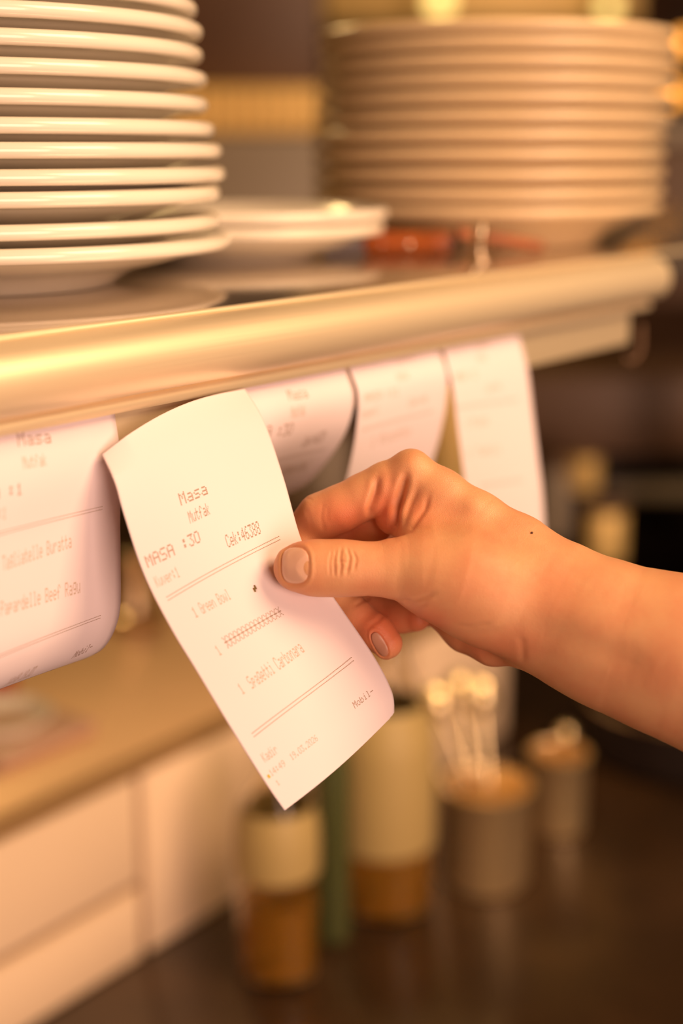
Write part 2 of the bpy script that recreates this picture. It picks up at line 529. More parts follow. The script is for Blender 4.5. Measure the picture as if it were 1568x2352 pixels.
# ---------------------------------------------------------------- dot matrix print
FONT = {
 'M': '10001 11011 10101 10101 10001 10001 10001', 'a': '00000 00000 01110 00001 01111 10001 01111',
 's': '00000 00000 01111 10000 01110 00001 11110', 'u': '00000 00000 10001 10001 10001 10011 01101',
 't': '01000 01000 11110 01000 01000 01001 00110', 'f': '00110 01001 01000 11100 01000 01000 01000',
 'k': '10000 10000 10010 10100 11000 10100 10010', 'A': '01110 10001 10001 11111 10001 10001 10001',
 'S': '01111 10000 10000 01110 00001 00001 11110', ':': '00000 01100 01100 00000 01100 01100 00000',
 '3': '11111 00010 00100 00010 00001 10001 01110', '0': '01110 10001 10001 10001 10001 10001 01110',
 'C': '01110 10001 10000 10000 10000 10001 01110', 'e': '00000 00000 01110 10001 11111 10000 01110',
 '4': '00010 00110 01010 10010 11111 00010 00010', '6': '00110 01000 10000 11110 10001 10001 01110',
 '8': '01110 10001 10001 01110 10001 10001 01110', 'K': '10001 10010 10100 11000 10100 10010 10001',
 'v': '00000 00000 10001 10001 10001 01010 00100', 'r': '00000 00000 10110 11001 10000 10000 10000',
 '1': '00100 01100 00100 00100 00100 00100 01110', 'G': '01110 10001 10000 10111 10001 10001 01111',
 'n': '00000 00000 10110 11001 10001 10001 10001', 'B': '11110 10001 10001 11110 10001 10001 11110',
 'o': '00000 00000 01110 10001 10001 10001 01110', 'w': '00000 00000 10001 10001 10101 10101 01010',
 'l': '01100 00100 00100 00100 00100 00100 01110', '*': '10001 01010 00100 11111 00100 01010 10001',
 'p': '00000 00000 11110 10001 11110 10000 10000', 'g': '00000 01111 10001 10001 01111 00001 01110',
 'i': '00100 00000 01100 00100 00100 00100 01110', 'b': '10000 10000 10110 11001 10001 10001 11110',
 'd': '00001 00001 01101 10011 10001 10001 01111', '.': '00000 00000 00000 00000 00000 01100 01100',
 '2': '01110 10001 00001 00010 00100 01000 11111', '9': '01110 10001 10001 01111 00001 00010 01100',
 '-': '00000 00000 00000 11111 00000 00000 00000', 'R': '11110 10001 10001 11110 10100 10010 10001',
 'T': '11111 00100 00100 00100 00100 00100 00100', 'P': '11110 10001 10001 11110 10000 10000 10000',
 'z': '00000 00000 11111 00010 00100 01000 11111', 'h': '10000 10000 10110 11001 10001 10001 10001', ' ': '00000 ' * 7,
}
for k_, v_ in FONT.items(): FONT[k_] = v_.split()


def text_quads(s, A, B, Hh):
    """dots of a line of print: A start baseline, B end baseline, Hh cap height, all in (u, v) paper units (metres)"""
    out = []
    n = len(s) * 6 - 1
    ax = (B[0] - A[0]) / n; ay = (B[1] - A[1]) / n
    hy = Hh / 7
    for ci, ch in enumerate(s):
        gl = FONT.get(ch, FONT[' '])
        for r in range(7):
            for c in range(5):
                if gl[r][c] == '1':
                    q = ci * 6 + c
                    x0 = A[0] + ax * q; y0 = A[1] + ay * q - (7 - r) * hy
                    out.append((x0, y0, x0 + ax * 0.9, y0 + hy * 0.86))
    return out


def dashes(u0, v0, u1, n, gap=0.0011):
    out = []
    st = (u1 - u0) / n
    for i in range(n):
        for kk in (0, 1):
            out.append((u0 + i * st, v0 + kk * gap, u0 + i * st + st * .8, v0 + kk * gap + .00028))
    return out


def quads_mesh(name, quads, fn, m, parent, lift=0.00012):
    bm = bmesh.new()
    for (x0, y0, x1, y1) in quads:
        bm.faces.new([bm.verts.new(fn(x, y, lift)) for x, y in ((x0, y0), (x1, y0), (x1, y1), (x0, y1))])
    me = bpy.data.meshes.new(name); bm.to_mesh(me); bm.free()
    o = link(name, me, m, smooth=False)
    keep(o, parent)
    return o


def cat_rom(P, t):
    n = len(P) - 1
    f = min(max(t, 0), 1) * n; i = min(int(f), n - 1); f -= i
    p0, p1, p2, p3 = P[max(i - 1, 0)], P[i], P[i + 1], P[min(i + 2, n)]
    return 0.5 * ((2 * p1) + (p2 - p0) * f + (2 * p0 - 5 * p1 + 4 * p2 - p3) * f * f + (3 * p1 - p0 - 3 * p2 + p3) * f ** 3)


def arc_points(P, n=200):
    pts = [cat_rom(P, i / n) for i in range(n + 1)]
    L = [0]
    for a, b in zip(pts[:-1], pts[1:]): L.append(L[-1] + (b - a).length)
    return pts, L


def sheet(name, fn, W, H, nu, nv, m, parent, drop=None, thick=0.0001):
    bm = bmesh.new()
    V = [[bm.verts.new(fn(W * i / nu, H * j / nv, 0)) for i in range(nu + 1)] for j in range(nv + 1)]
    for j in range(nv):
        for i in range(nu):
            if drop and drop(W * (i + .5) / nu, H * (j + .5) / nv): continue
            bm.faces.new((V[j][i], V[j + 1][i], V[j + 1][i + 1], V[j][i + 1]))
    me = bpy.data.meshes.new(name); bm.to_mesh(me); bm.free()
    o = link(name, me, m)
    md = o.modifiers.new('thickness', 'SOLIDIFY'); md.thickness = thick; md.offset = 0
    keep(o, parent)
    return o


def invert(fn, W, H, x, y):
    u, v = W / 2, H / 2

    def proj(u, v):
        p = fn(u, v, 0) - CAM; d = p.dot(FW)
        return np.array([784 + F_PX * p.dot(RT) / d, 1176 - F_PX * p.dot(UP) / d])
    for _ in range(24):
        q = proj(u, v); e = .0003
        J = np.stack([(proj(u + e, v) - q) / e, (proj(u, v + e) - q) / e], 1)
        st = np.linalg.lstsq(J, np.array([x, y]) - q, rcond=None)[0]
        st = np.clip(st * .7, -.01, .01)
        u += float(st[0]); v += float(st[1])
        u = min(max(u, -.25 * W), 1.25 * W); v = min(max(v, 0), H)
    return u, v


def print_lines(fn, W, H, lines):
    """lines read off the photograph: text, where its baseline starts and ends, its height, faded or not"""
    q0, q1 = [], []
    for s, A, B, h, fd in lines:
        a = invert(fn, W, H, *A); b = invert(fn, W, H, *B)
        if s == '=':
            n = 70
            for i in range(n):
                s0, s1 = i / n, (i + .8) / n
                for kk in (0, .0012):
                    u0 = a[0] + (b[0] - a[0]) * s0; u1 = a[0] + (b[0] - a[0]) * s1
                    v0 = a[1] + (b[1] - a[1]) * s0 + kk
                    if min(u0, u1) > 0 and max(u0, u1) < W: q0.append((u0, v0, u1, v0 + .00028))
            continue
        t = invert(fn, W, H, A[0] - .1 * h, A[1] - h)
        for qd in text_quads(s, a, b, abs(a[1] - t[1])):
            if qd[0] > .0005 and qd[2] < W - .0005: (q1 if fd else q0).append(qd)
    return q0, q1


# hanging slips: a side profile swept across their 80 mm width
def slip(x0, x1, edge_pts, edge_is_right, label, lines, H_extra=0.0, skew=0.0):
    X = x1 if edge_is_right else x0
    P = [on_x(px, py, X) for px, py in edge_pts]
    top = P[0].copy(); top.y = EDGE_Y + 0.0048; P[0].y = EDGE_Y + 0.0045
    P = [Vector((X, EDGE_Y + 0.0046, P[0].z + 0.012))] + P
    pts, L = arc_points(P)
    Ht = L[-1]
    W = x1 - x0

    def prof(s):
        s = min(max(s, 0), Ht - 1e-7)
        lo = 0; hi = len(L) - 1
        while hi - lo > 1:
            mid = (lo + hi) // 2
            if L[mid] <= s: lo = mid
            else: hi = mid
        f = (s - L[lo]) / max(1e-9, L[hi] - L[lo])
        return pts[lo].lerp(pts[hi], f), (pts[hi] - pts[lo]).normalized()

    def fn(u, v, lift):
        p, t = prof(v)
        nrm = Vector((0, t.z, -t.y))
        if nrm.y > 0 and abs(t.z) > .5: nrm = -nrm
        q = Vector((x0 + u + skew * max(0, v - .02), p.y + 0.0012 * math.sin(u / W * math.pi) * min(1, v / .05), p.z))
        return q + nrm * lift
    root = empty('order_slip', Vector(((x0 + x1) / 2, P[1].y, P[1].z)))
    tag(root, label, 'receipt', 'order slips hanging from the rail')
    sheet('paper', fn, W, Ht, 24, 60, M_paper, root)
    q, qf = print_lines(fn, W, Ht, lines)
    if q: quads_mesh('print', q, fn, M_ink, root)
    if qf: quads_mesh('print', qf, fn, M_inkf, root)
    return root, fn


slip(0.311, 0.391, [(277, 950), (278, 1060), (276, 1180), (277, 1300), (276, 1395), (262, 1450), (236, 1490), (200, 1511)], True,
     'leftmost hanging white order slip, cut off by the left edge, listing buratta and beef ragu',
     [('Masa', (42, 1026), (118, 1018), 32, 0), ('Mutfak', (54, 1078), (108, 1070), 30, 1), ('MASA :1', (-72, 1158), (52, 1136), 28, 0), ('Kuver:1', (-60, 1200), (14, 1192), 28, 1),
      ('=', (-60, 1237), (236, 1162), 0, 0), ('Tagliatelle Buratta', (6, 1312), (164, 1258), 34, 1), ('Papardelle Beef Ragu', (2, 1416), (184, 1362), 34, 1),
      ('=', (-60, 1528), (232, 1412), 0, 0), ('Mobil-', (163, 1513), (206, 1493), 13, 0), ('14:49 19.03', (4, 1578), (66, 1553), 13, 1)])
slip(0.4645, 0.5445, [(811, 845), (813, 905), (806, 960), (785, 1010), (750, 1062), (706, 1110), (672, 1130), (640, 1140)], True,
     'hanging white order slip just behind the held receipt, its end curling far back',
     [('Masa', (664, 921), (708, 914), 26, 0), ('Mutfak', (668, 961), (700, 954), 26, 1), ('MASA', (560, 1012), (620, 1003), 26, 0), (':30', (634, 1006), (668, 998), 26, 0), ('Cek:46387', (690, 1028), (745, 1012), 22, 0),
      ('=', (570, 1070), (748, 1028), 0, 0), ('1 Green Bowl', (630, 1096), (700, 1078), 20, 1)])
slip(0.5475, 0.6275, [(1027, 806), (1028, 860), (1024, 930), (1014, 985), (1000, 1040), (985, 1085), (960, 1130)], True,
     'crumpled white order slip hanging above the knuckles, second from the rail end',
     [('Masa', (910, 834), (948, 826), 18, 1), ('Mutfak', (914, 876), (940, 870), 20, 1), ('MASA :11', (837, 925), (915, 908), 20, 1), ('Cek:46', (938, 936), (980, 925), 20, 1),
      ('Kuver:1', (830, 962), (868, 952), 20, 1), ('=', (830, 985), (995, 940), 0, 0), ('1 Risotto', (850, 1028), (940, 1000), 22, 1)])
slip(0.6308, 0.7108, [(1203, 770), (1212, 850), (1224, 950), (1236, 1050), (1246, 1140), (1252, 1250), (1254, 1330)], True,
     'long straight white order slip hanging nearest the rail end, right of the knuckles',
     [('Masa', (1092, 802), (1122, 796), 18, 1), ('Mutfak', (1098, 832), (1118, 828), 18, 1), ('MASA :2', (1046, 878), (1096, 868), 20, 1), ('Cek:46', (1118, 902), (1150, 895), 18, 1),
      ('=', (1045, 934), (1190, 915), 0, 0), ('1 Pizza', (1070, 984), (1120, 974), 20, 1), ('1 Tatli', (1072, 1052), (1150, 1040), 20, 1), ('=', (1100, 1114), (1200, 1100), 0, 0)])

# ---------------------------------------------------------------- the held receipt
LE = [(230, 1043, .549), (262, 1105, .5485), (285, 1185, .548), (330, 1320, .548), (390, 1440, .5485), (450, 1540, .549), (525, 1665, .549), (600, 1785, .552), (653, 1862, .556)]
RE = [(562, 893, .613), (605, 965, .604), (650, 1095, .593), (690, 1235, .584), (730, 1320, .582), (775, 1385, .582), (860, 1510, .584), (900, 1590, .587), (905, 1640, .589)]
LP = [at(*p) for p in LE]; RP = [at(*p) for p in RE]
RW, RH = 0.080, 0.158


def rfn(u, v, lift):
    def base(uu, vv):
        t = vv / RH; s = uu / RW
        a = cat_rom(LP, t); b = cat_rom(RP, t)
        p = a.lerp(b, s)
        bul = math.sin(math.pi * min(max(s, 0), 1))
        p = p - FW * (0.0035 * bul)
        p = p + UP * (0.0046 * bul * max(0, 1 - t * 1.6) ** 2)
        p = p - UP * (0.0012 * bul * max(0, t - .8) * 5)
        # dog-eared top left corner
        cc = max(0, 1 - s * 6) * max(0, 1 - t * 9)
        p = p + FW * 0.004 * cc
        return p
    p = base(u, v)
    if lift:
        e = 0.0005
        du = base(u + e, v) - base(u - e, v); dv = base(u, v + e) - base(u, v - e)
        n = dv.cross(du).normalized()
        if n.dot(FW) > 0: n = -n
        p = p + n * lift
    return p


def inv_uv(x, y):
    return invert(rfn, RW, RH, x, y)


held = empty('held_receipt', rfn(RW / 2, RH / 2, 0))
tag(held, 'long white order receipt pinched by the thumb and finger, pulled forward of the rail', 'receipt')
hu, hv = inv_uv(585, 1352)
sheet('paper', rfn, RW, RH, 80, 160, M_paper, held,
      drop=lambda u, v: abs((u - hu) * .9 + (v - hv) * .5) < .0008 and abs((v - hv) - (u - hu) * .6) < .0014 or (RW - u) + (RH - v) * 1.6 < .0035)
LINES = [
 ('Masa', (416, 1162), (478, 1135), 29, 0), ('Mutfak', (437, 1203), (484, 1181), 28, 0),
 ('MASA', (340, 1305), (403, 1275), 28, 0), (':30', (423, 1264), (462, 1245), 28, 0), ('Cek:46388', (524, 1259), (600, 1226), 30, 0),
 ('Kuver:1', (362, 1350), (415, 1325), 26, 1), ('1', (449, 1420), (458, 1416), 26, 1), ('Green Bowl', (466, 1411), (532, 1376), 28, 1),
 ('1', (504, 1507), (512, 1503), 26, 1), ('**************', (524, 1490), (652, 1413), 30, 0),
 ('1', (557, 1596), (565, 1592), 28, 1), ('Spagetti Carbonara', (580, 1583), (700, 1497), 32, 1),
 ('Mobil-', (815, 1628), (859, 1592), 17, 0), ('Kadir', (609, 1752), (640, 1728), 24, 1),
 ('14:49', (624, 1784), (657, 1758), 17, 1), ('19.03.2026', (671, 1747), (731, 1700), 17, 1), ('1', (638, 1806), (644, 1800), 14, 1)]
q0, q1 = [], []
for s, A, B, h, fd in LINES:
    a = inv_uv(*A); b = inv_uv(*B)
    t = inv_uv(A[0] - .18 * h, A[1] - h)
    (q1 if fd else q0).extend(text_quads(s, a, b, abs(a[1] - t[1])))
for A, B in (((381, 1371), (641, 1230)), ((577, 1684), (807, 1508))):
    a = inv_uv(*A); b = inv_uv(*B)
    n = 70
    for i in range(n):
        s0, s1 = i / n, (i + .8) / n
        for kk in (0, .0012):
            u0 = a[0] + (b[0] - a[0]) * s0; u1 = a[0] + (b[0] - a[0]) * s1
            v0 = a[1] + (b[1] - a[1]) * s0 + kk
            q0.append((u0, v0, u1, v0 + .00028))
pr_ = quads_mesh('print', q0, rfn, M_ink, held)
pr_ = quads_mesh('print', q1, rfn, M_inkf, held); pr_['label'] = 'paler faded lines of print'
# stray specks and the orange dot
a = inv_uv(617, 1783)
o = quads_mesh('stain', [(a[0] - .0006, a[1] - .0007, a[0] + .0006, a[1] + .0007)], rfn, M_stain, held, lift=.0002)
o['label'] = 'tiny orange stain'

# ---------------------------------------------------------------- hand and forearm
# one continuous skin, grown from a signed distance field of tapered, smoothly joined volumes
def cpt(x, y, d): return ((x - 784) / F_PX * d, (1176 - y) / F_PX * d, d)


def chain(pts):      # (x, y, depth, radius in picture px)
    return [(np.array(cpt(x, y, d)), r / F_PX * d) for x, y, d, r in pts]


def cone(P, a, b, sz=1.0):
    (pa, ra), (pb, rb) = a, b
    S = np.array([1, 1, sz])
    ab = (pb - pa) * S
    ap = (P - pa) * S
    t = np.clip(ap @ ab / (ab @ ab), 0, 1)
    q = ap - t[:, None] * ab
    return np.sqrt((q * q).sum(1)) - (ra + (rb - ra) * t)


def smin(a, b, k):
    h = np.clip(0.5 + 0.5 * (b - a) / k, 0, 1)
    return b + (a - b) * h - k * h * (1 - h)


def limb(P, ch, k=0.003, sz=1.0):
    d = None
    for a, b in zip(ch[:-1], ch[1:]):
        c = cone(P, a, b, sz)
        d = c if d is None else smin(d, c, k)
    return d


THUMB = chain([(678, 1304, .5660, 50), (708, 1304, .5655, 58), (745, 1305, .5655, 60), (790, 1305, .5655, 60.5), (832, 1306, .5655, 56), (872, 1307, .566, 56), (918, 1306, .567, 68), (975, 1315, .5685, 88)])
THENAR = chain([(975, 1315, .5695, 86), (1050, 1335, .570, 104), (1130, 1365, .572, 116), (1210, 1385, .575, 118)])
META2 = chain([(942, 1088, .590, 50), (1010, 1140, .589, 58), (1090, 1205, .587, 72), (1180, 1275, .583, 90), (1250, 1340, .580, 108)])
WEBF = chain([(903, 1185, .5925, 42), (940, 1190, .589, 44), (985, 1235, .584, 60), (1060, 1290, .578, 84)])
META3 = chain([(915, 1105, .606, 44), (1040, 1200, .603, 66), (1180, 1310, .596, 90)])
META4 = chain([(925, 1180, .619, 40), (1050, 1290, .614, 66), (1180, 1360, .604, 80)])
META5 = chain([(965, 1330, .624, 38), (1065, 1400, .616, 66), (1140, 1430, .604, 86), (1195, 1432, .594, 86)])
ULNAR = chain([(1000, 1408, .610, 32), (1070, 1444, .604, 50), (1135, 1470, .595, 55), (1185, 1478, .588, 48)])
ARM = chain([(1225, 1378, .578, 116), (1275, 1403, .576, 128), (1340, 1432, .573, 140), (1430, 1470, .569, 154), (1568, 1512, .563, 176), (1750, 1585, .556, 196), (2050, 1700, .545, 222)])
INDEX = chain([(938, 1090, .591, 50), (885, 1114, .5925, 49), (835, 1141, .594, 50), (780, 1169, .5955, 51), (738, 1187, .5975, 50), (712, 1208, .600, 46)])
INDEX2 = chain([(716, 1205, .600, 45), (692, 1250, .5985, 42), (668, 1292, .5915, 37), (655, 1315, .5868, 34)])
MIDDLE = chain([(915, 1160, .603, 46), (850, 1205, .6045, 43), (780, 1234, .608, 41), (725, 1262, .614, 41)])
MIDDLE2 = chain([(725, 1262, .614, 40), (732, 1320, .611, 38), (780, 1378, .6045, 37), (815, 1412, .601, 38), (862, 1450, .598, 39), (888, 1478, .597, 36)])
RING = chain([(935, 1250, .626, 40), (860, 1300, .630, 38), (800, 1345, .628, 37), (850, 1395, .620, 37), (920, 1415, .613, 37), (955, 1418, .609, 33)])
PINKY = chain([(975, 1345, .630, 34), (915, 1368, .634, 31), (950, 1400, .624, 31), (985, 1412, .618, 28)])


def sdf(P):
    palm = limb(P, META2, .006)
    for ch, sz in ((META3, 1), (META4, 1), (META5, 1)):
        palm = smin(palm, limb(P, ch, .006, sz), .009)
    palm = smin(palm, limb(P, WEBF, .006), .007)
    palm = smin(palm, limb(P, THENAR, .008), .009)
    palm = smin(palm, limb(P, ULNAR, .005), .003)
    palm = smin(palm, limb(P, ARM, .012), .010)
    fing = limb(P, MIDDLE, .004)
    fing = smin(fing, limb(P, MIDDLE2, .003), .002)
    rg = smin(limb(P, RING, .003), limb(P, PINKY, .003), .0008)
    d = smin(palm, rg, .0015)
    d = smin(d, fing, .002)
    ix = smin(limb(P, INDEX, .004), limb(P, INDEX2, .003), .002)
    kx = np.clip((P[:, 0] / P[:, 2] * F_PX + 784 - 850) / 90, 0, 1)
    d = smin(d, ix, .0008 + .0045 * kx)
    kx2 = np.clip((P[:, 0] / P[:, 2] * F_PX + 784 - 880) / 90, 0, 1)
    d = smin(d, limb(P, THUMB, .004, 1.16), .0005 + .0065 * kx2)
    return d


def surface_nets(lo, hi, h):
    n = np.ceil((hi - lo) / h).astype(int) + 1
    B = 6
    nb = np.ceil(n / B).astype(int)
    n = nb * B
    bi = np.stack(np.meshgrid(*[np.arange(k) for k in nb], indexing='ij'), -1).reshape(-1, 3)
    dc = sdf(lo + (bi + .5) * B * h)
    act = np.abs(dc) < B * h * 1.45
    G = np.where(dc > 0, 1.0, -1.0).reshape(nb)
    G = np.repeat(np.repeat(np.repeat(G, B, 0), B, 1), B, 2)
    off = np.stack(np.meshgrid(*[np.arange(B)] * 3, indexing='ij'), -1).reshape(-1, 3)
    for s in range(0, act.sum(), 800):
        ii = (bi[act][s:s + 800][:, None, :] * B + off[None]).reshape(-1, 3)
        G[ii[:, 0], ii[:, 1], ii[:, 2]] = sdf(lo + ii * h)
    neg = G < 0
    c = np.zeros(tuple(np.array(G.shape) - 1), int)
    for dx in (0, 1):
        for dy in (0, 1):
            for dz in (0, 1):
                c += neg[dx:G.shape[0] - 1 + dx, dy:G.shape[1] - 1 + dy, dz:G.shape[2] - 1 + dz]
    cells = np.argwhere((c > 0) & (c < 8))
    idx = -np.ones(c.shape, int); idx[cells[:, 0], cells[:, 1], cells[:, 2]] = np.arange(len(cells))
    acc = np.zeros((len(cells), 3)); cnt = np.zeros(len(cells))
    cor = [(a, b, d) for a in (0, 1) for b in (0, 1) for d in (0, 1)]
    for a in cor:
        for ax in range(3):
            if a[ax]: continue
            b = list(a); b[ax] = 1
            pa = cells + a; pb = cells + b
            va = G[pa[:, 0], pa[:, 1], pa[:, 2]]; vb = G[pb[:, 0], pb[:, 1], pb[:, 2]]
            m = (va < 0) != (vb < 0)
            t = np.where(m, va / np.where(m, va - vb, 1), 0)
            p = pa + t[:, None] * (np.array(b) - np.array(a))
            acc[m] += p[m]; cnt[m] += 1
    V = lo + acc / cnt[:, None] * h
    F = []
    for ax in range(3):
        u, v = (ax + 1) % 3, (ax + 2) % 3
        sl0 = [slice(None)] * 3; sl1 = [slice(None)] * 3
        sl0[ax] = slice(0, -1); sl1[ax] = slice(1, None)
        a = neg[tuple(sl0)]; b = neg[tuple(sl1)]
        e = np.argwhere(a != b)
        e = e[(e[:, u] > 0) & (e[:, v] > 0)]
        fl = neg[e[:, 0], e[:, 1], e[:, 2]]
        q = []
        for du, dv in ((-1, -1), (0, -1), (0, 0), (-1, 0)):
            cc = e.copy(); cc[:, u] += du; cc[:, v] += dv
            q.append(idx[cc[:, 0], cc[:, 1], cc[:, 2]])
        q = np.stack(q, 1)
        q[~fl] = q[~fl][:, ::-1]
        F.append(q)
    return V, np.concatenate(F)


def grad(P, e=2e-4):
    g = np.zeros_like(P)
    for a in range(3):
        o = np.zeros(3); o[a] = e
        g[:, a] = sdf(P + o) - sdf(P - o)
    g /= np.maximum(1e-9, np.linalg.norm(g, axis=1))[:, None]
    return g


lo = np.array([min(cpt(600, 1000, .56)[0], -.04), (1176 - 1960) / F_PX * .56, .520])
hi = np.array([cpt(2300, 0, .55)[0], cpt(0, 985, .59)[1], .650])
V, Fq = surface_nets(lo, hi, 0.0012)
me = bpy.data.meshes.new('tmp')
me.from_pydata(V.tolist(), [], Fq.tolist())
ob = bpy.data.objects.new('tmp', me); COL.objects.link(ob)
md = ob.modifiers.new('s', 'SUBSURF'); md.levels = 1
dg = bpy.context.evaluated_depsgraph_get(); dg.update()
me2 = bpy.data.meshes.new_from_object(ob.evaluated_get(dg))
bpy.data.objects.remove(ob); bpy.data.meshes.remove(me)
n = len(me2.vertices)
Vc = np.empty(n * 3); me2.vertices.foreach_get('co', Vc); Vc = Vc.reshape(-1, 3)
for _ in range(2):
    gr = grad(Vc)
    Vc = Vc - gr * np.clip(sdf(Vc), -.0008, .0008)[:, None]
gr = grad(Vc)


def px_of(P):
    return np.stack([P[:, 0] / P[:, 2] * F_PX + 784, 1176 - P[:, 1] / P[:, 2] * F_PX], 1)


def seg_dist(p, poly):
    d = np.full(len(p), 1e9); tt = np.zeros(len(p)); n_ = len(poly) - 1
    for i in range(n_):
        a = np.array(poly[i], float); b = np.array(poly[i + 1], float)
        t = np.clip(((p - a) @ (b - a)) / ((b - a) @ (b - a)), 0, 1)
        dd = np.linalg.norm(p - a - t[:, None] * (b - a), axis=1)
        m = dd < d
        d[m] = dd[m]; tt[m] = (i + t[m]) / n_
    return d, tt


# creases: (polyline on the side facing out, depth mm, half-width px, farthest depth, nearest depth)
CRE = [
 ([(868, 1092), (862, 1130), (853, 1160), (846, 1192)], 1.5, 8, .60, 0),      # base of the index finger
 ([(934, 1083), (922, 1130), (910, 1170), (905, 1232)], 2.2, 9, .61, 0),        # big fold of the web
 ([(962, 1120), (945, 1150), (932, 1185), (925, 1215)], 0.6, 7, .61, 0),
 ([(985, 1135), (975, 1170), (950, 1205), (940, 1218)], 0.6, 6, .61, 0),
 
 ([(763, 1262), (757, 1290), (758, 1322)], .38, 3, .58, 0), ([(773, 1259), (766, 1292), (769, 1326)], .5, 3.2, .58, 0),
 ([(784, 1256), (780, 1280), (783, 1300), (779, 1325)], .62, 3.2, .58, 0), ([(796, 1258), (803, 1278), (800, 1300), (795, 1322)], .55, 3.2, .58, 0),
 ([(808, 1262), (818, 1285), (812, 1312)], .4, 3, .58, 0), ([(770, 1292), (785, 1288), (800, 1294)], .2, 3, .58, 0), ([(790, 1310), (803, 1306)], .2, 3, .58, 0),
 ([(918, 1380), (945, 1383), (975, 1372), (1000, 1362)], .7, 6, .60, 0), ([(930, 1392), (960, 1392), (985, 1384)], .4, 5, .60, 0),
 ([(1020, 1444), (1070, 1452), (1115, 1452), (1150, 1444)], .25, 7, .61, 0), ([(1040, 1436), (1085, 1441), (1130, 1432)], .35, 6, .61, 0),
 ([(1196, 1462), (1200, 1490), (1202, 1522)], .35, 8, .62, 0),
 ([(1205, 1445), (1290, 1462), (1400, 1505), (1500, 1548)], .8, 34, .62, 0),
 ([(742, 1152), (738, 1185), (744, 1225)], .2, 5, .61, 0), ([(752, 1165), (750, 1200)], .2, 4, .61, 0), ([(700, 1165), (712, 1190), (716, 1220)], .12, 5, .61, 0),
 ([(702, 1146), (718, 1148)], .15, 3, .61, 0),
 ([(812, 1392), (838, 1376), (850, 1372)], .4, 5, .62, 0), ([(845, 1440), (868, 1425), (880, 1412)], .3, 5, .62, 0),
]
NAILS = [dict(c=(678, 1299), a=31, b=41, rot=0.0, far=.58, name='thumbnail', e=2.8), dict(c=(872, 1480), a=13, b=30, rot=-.50, far=.62, name='fingernail', e=2.4)]
px = px_of(Vc)
facing = gr[:, 2] < 0.15
disp = np.zeros(n)
for poly, dep, wd, far, near in CRE:
    d, t = seg_dist(px, poly)
    fade = np.clip(np.minimum(t, 1 - t) * 5 + .15, 0, 1)
    m = facing & (Vc[:, 2] < far)
    disp[m] -= (dep * .001 * np.exp(-(d / wd) ** 2) * fade)[m]
    disp[m] += (dep * .0002 * np.exp(-((d - wd * 2.0) / wd) ** 2) * fade)[m]
for N_ in NAILS:
    q = px - np.array(N_['c']); c, s = math.cos(N_['rot']), math.sin(N_['rot'])
    qx, qy = (q[:, 0] * c + q[:, 1] * s) / N_['a'], (-q[:, 0] * s + q[:, 1] * c) / N_['b']
    rr = (np.abs(qx) ** N_['e'] + np.abs(qy) ** N_['e']) ** (1 / N_['e'])
    m = facing & (Vc[:, 2] < N_['far'])
    disp[m] -= (.00035 * (rr < 1.0) + .00045 * np.exp(-((rr - 1.04) / .07) ** 2))[m]
    disp[m] += (.0003 * np.exp(-((rr - 1.25) / .13) ** 2))[m]
# soft modelling: wrist hollow, tendon, bone lumps
for cx_, cy_, sx_, amp in ((1085, 1160, 26, .6), (955, 1050, 30, .5), (1190, 1240, 40, -.5), (1310, 1290, 45, -.5), (1100, 1290, 45, .6), (1010, 1230, 35, -.6), (700, 1150, 26, .4)):
    m = facing
    disp[m] += (amp * .001 * np.exp(-((px - (cx_, cy_)) ** 2).sum(1) / sx_ ** 2))[m]
Vc = Vc + gr * disp[:, None]

bl = np.zeros(n)
for cx_, cy_, sx_, sy_, a_ in ((800, 1195, 75, 48, .85), (885, 1180, 38, 60, .95), (960, 1180, 40, 50, .55), (700, 1330, 90, 60, .25), (880, 1450, 90, 75, .95), (790, 1290, 50, 40, .15),
                               (960, 1430, 70, 40, .9), (1100, 1490, 110, 45, .55), (1050, 1420, 100, 40, .25), (690, 1210, 50, 60, .45), (1150, 1520, 60, 30, .4)):
    bl = np.maximum(bl, a_ * np.exp(-(((px[:, 0] - cx_) / sx_) ** 2 + ((px[:, 1] - cy_) / sy_) ** 2)))
W3 = np.array([[RT.x, RT.y, RT.z], [UP.x, UP.y, UP.z], [FW.x, FW.y, FW.z]])
Vw = Vc @ W3 + np.array(CAM)
root_loc = at(1800, 1600, .556)
hand = bpy.data.objects.new('person', me2); COL.objects.link(hand)
me2.vertices.foreach_set('co', (Vw - np.array(root_loc)).ravel())
hand.location = root_loc
me2.materials.clear(); me2.materials.append(M_skin)
me2.polygons.foreach_set('use_smooth', [True] * len(me2.polygons))
att = me2.attributes.new('blush', 'FLOAT', 'POINT'); att.data.foreach_set('value', bl)
me2.name = 'hand_and_forearm'; me2.update()
tag(hand, 'bare hand and forearm reaching in from the right, thumb and finger pinching the order receipt', 'person')


def march(x, y, d0=.53):
    r = np.array([(x - 784) / F_PX, (1176 - y) / F_PX, 1.0]); L_ = np.linalg.norm(r); d = d0
    for _ in range(60):
        s = float(sdf((r * d)[None])[0])
        if s < 2e-5: break
        d += s / L_ * .9
        if d > .66: return None
    P = (r * d)[None]
    g = grad(P)[0]
    return P[0], g


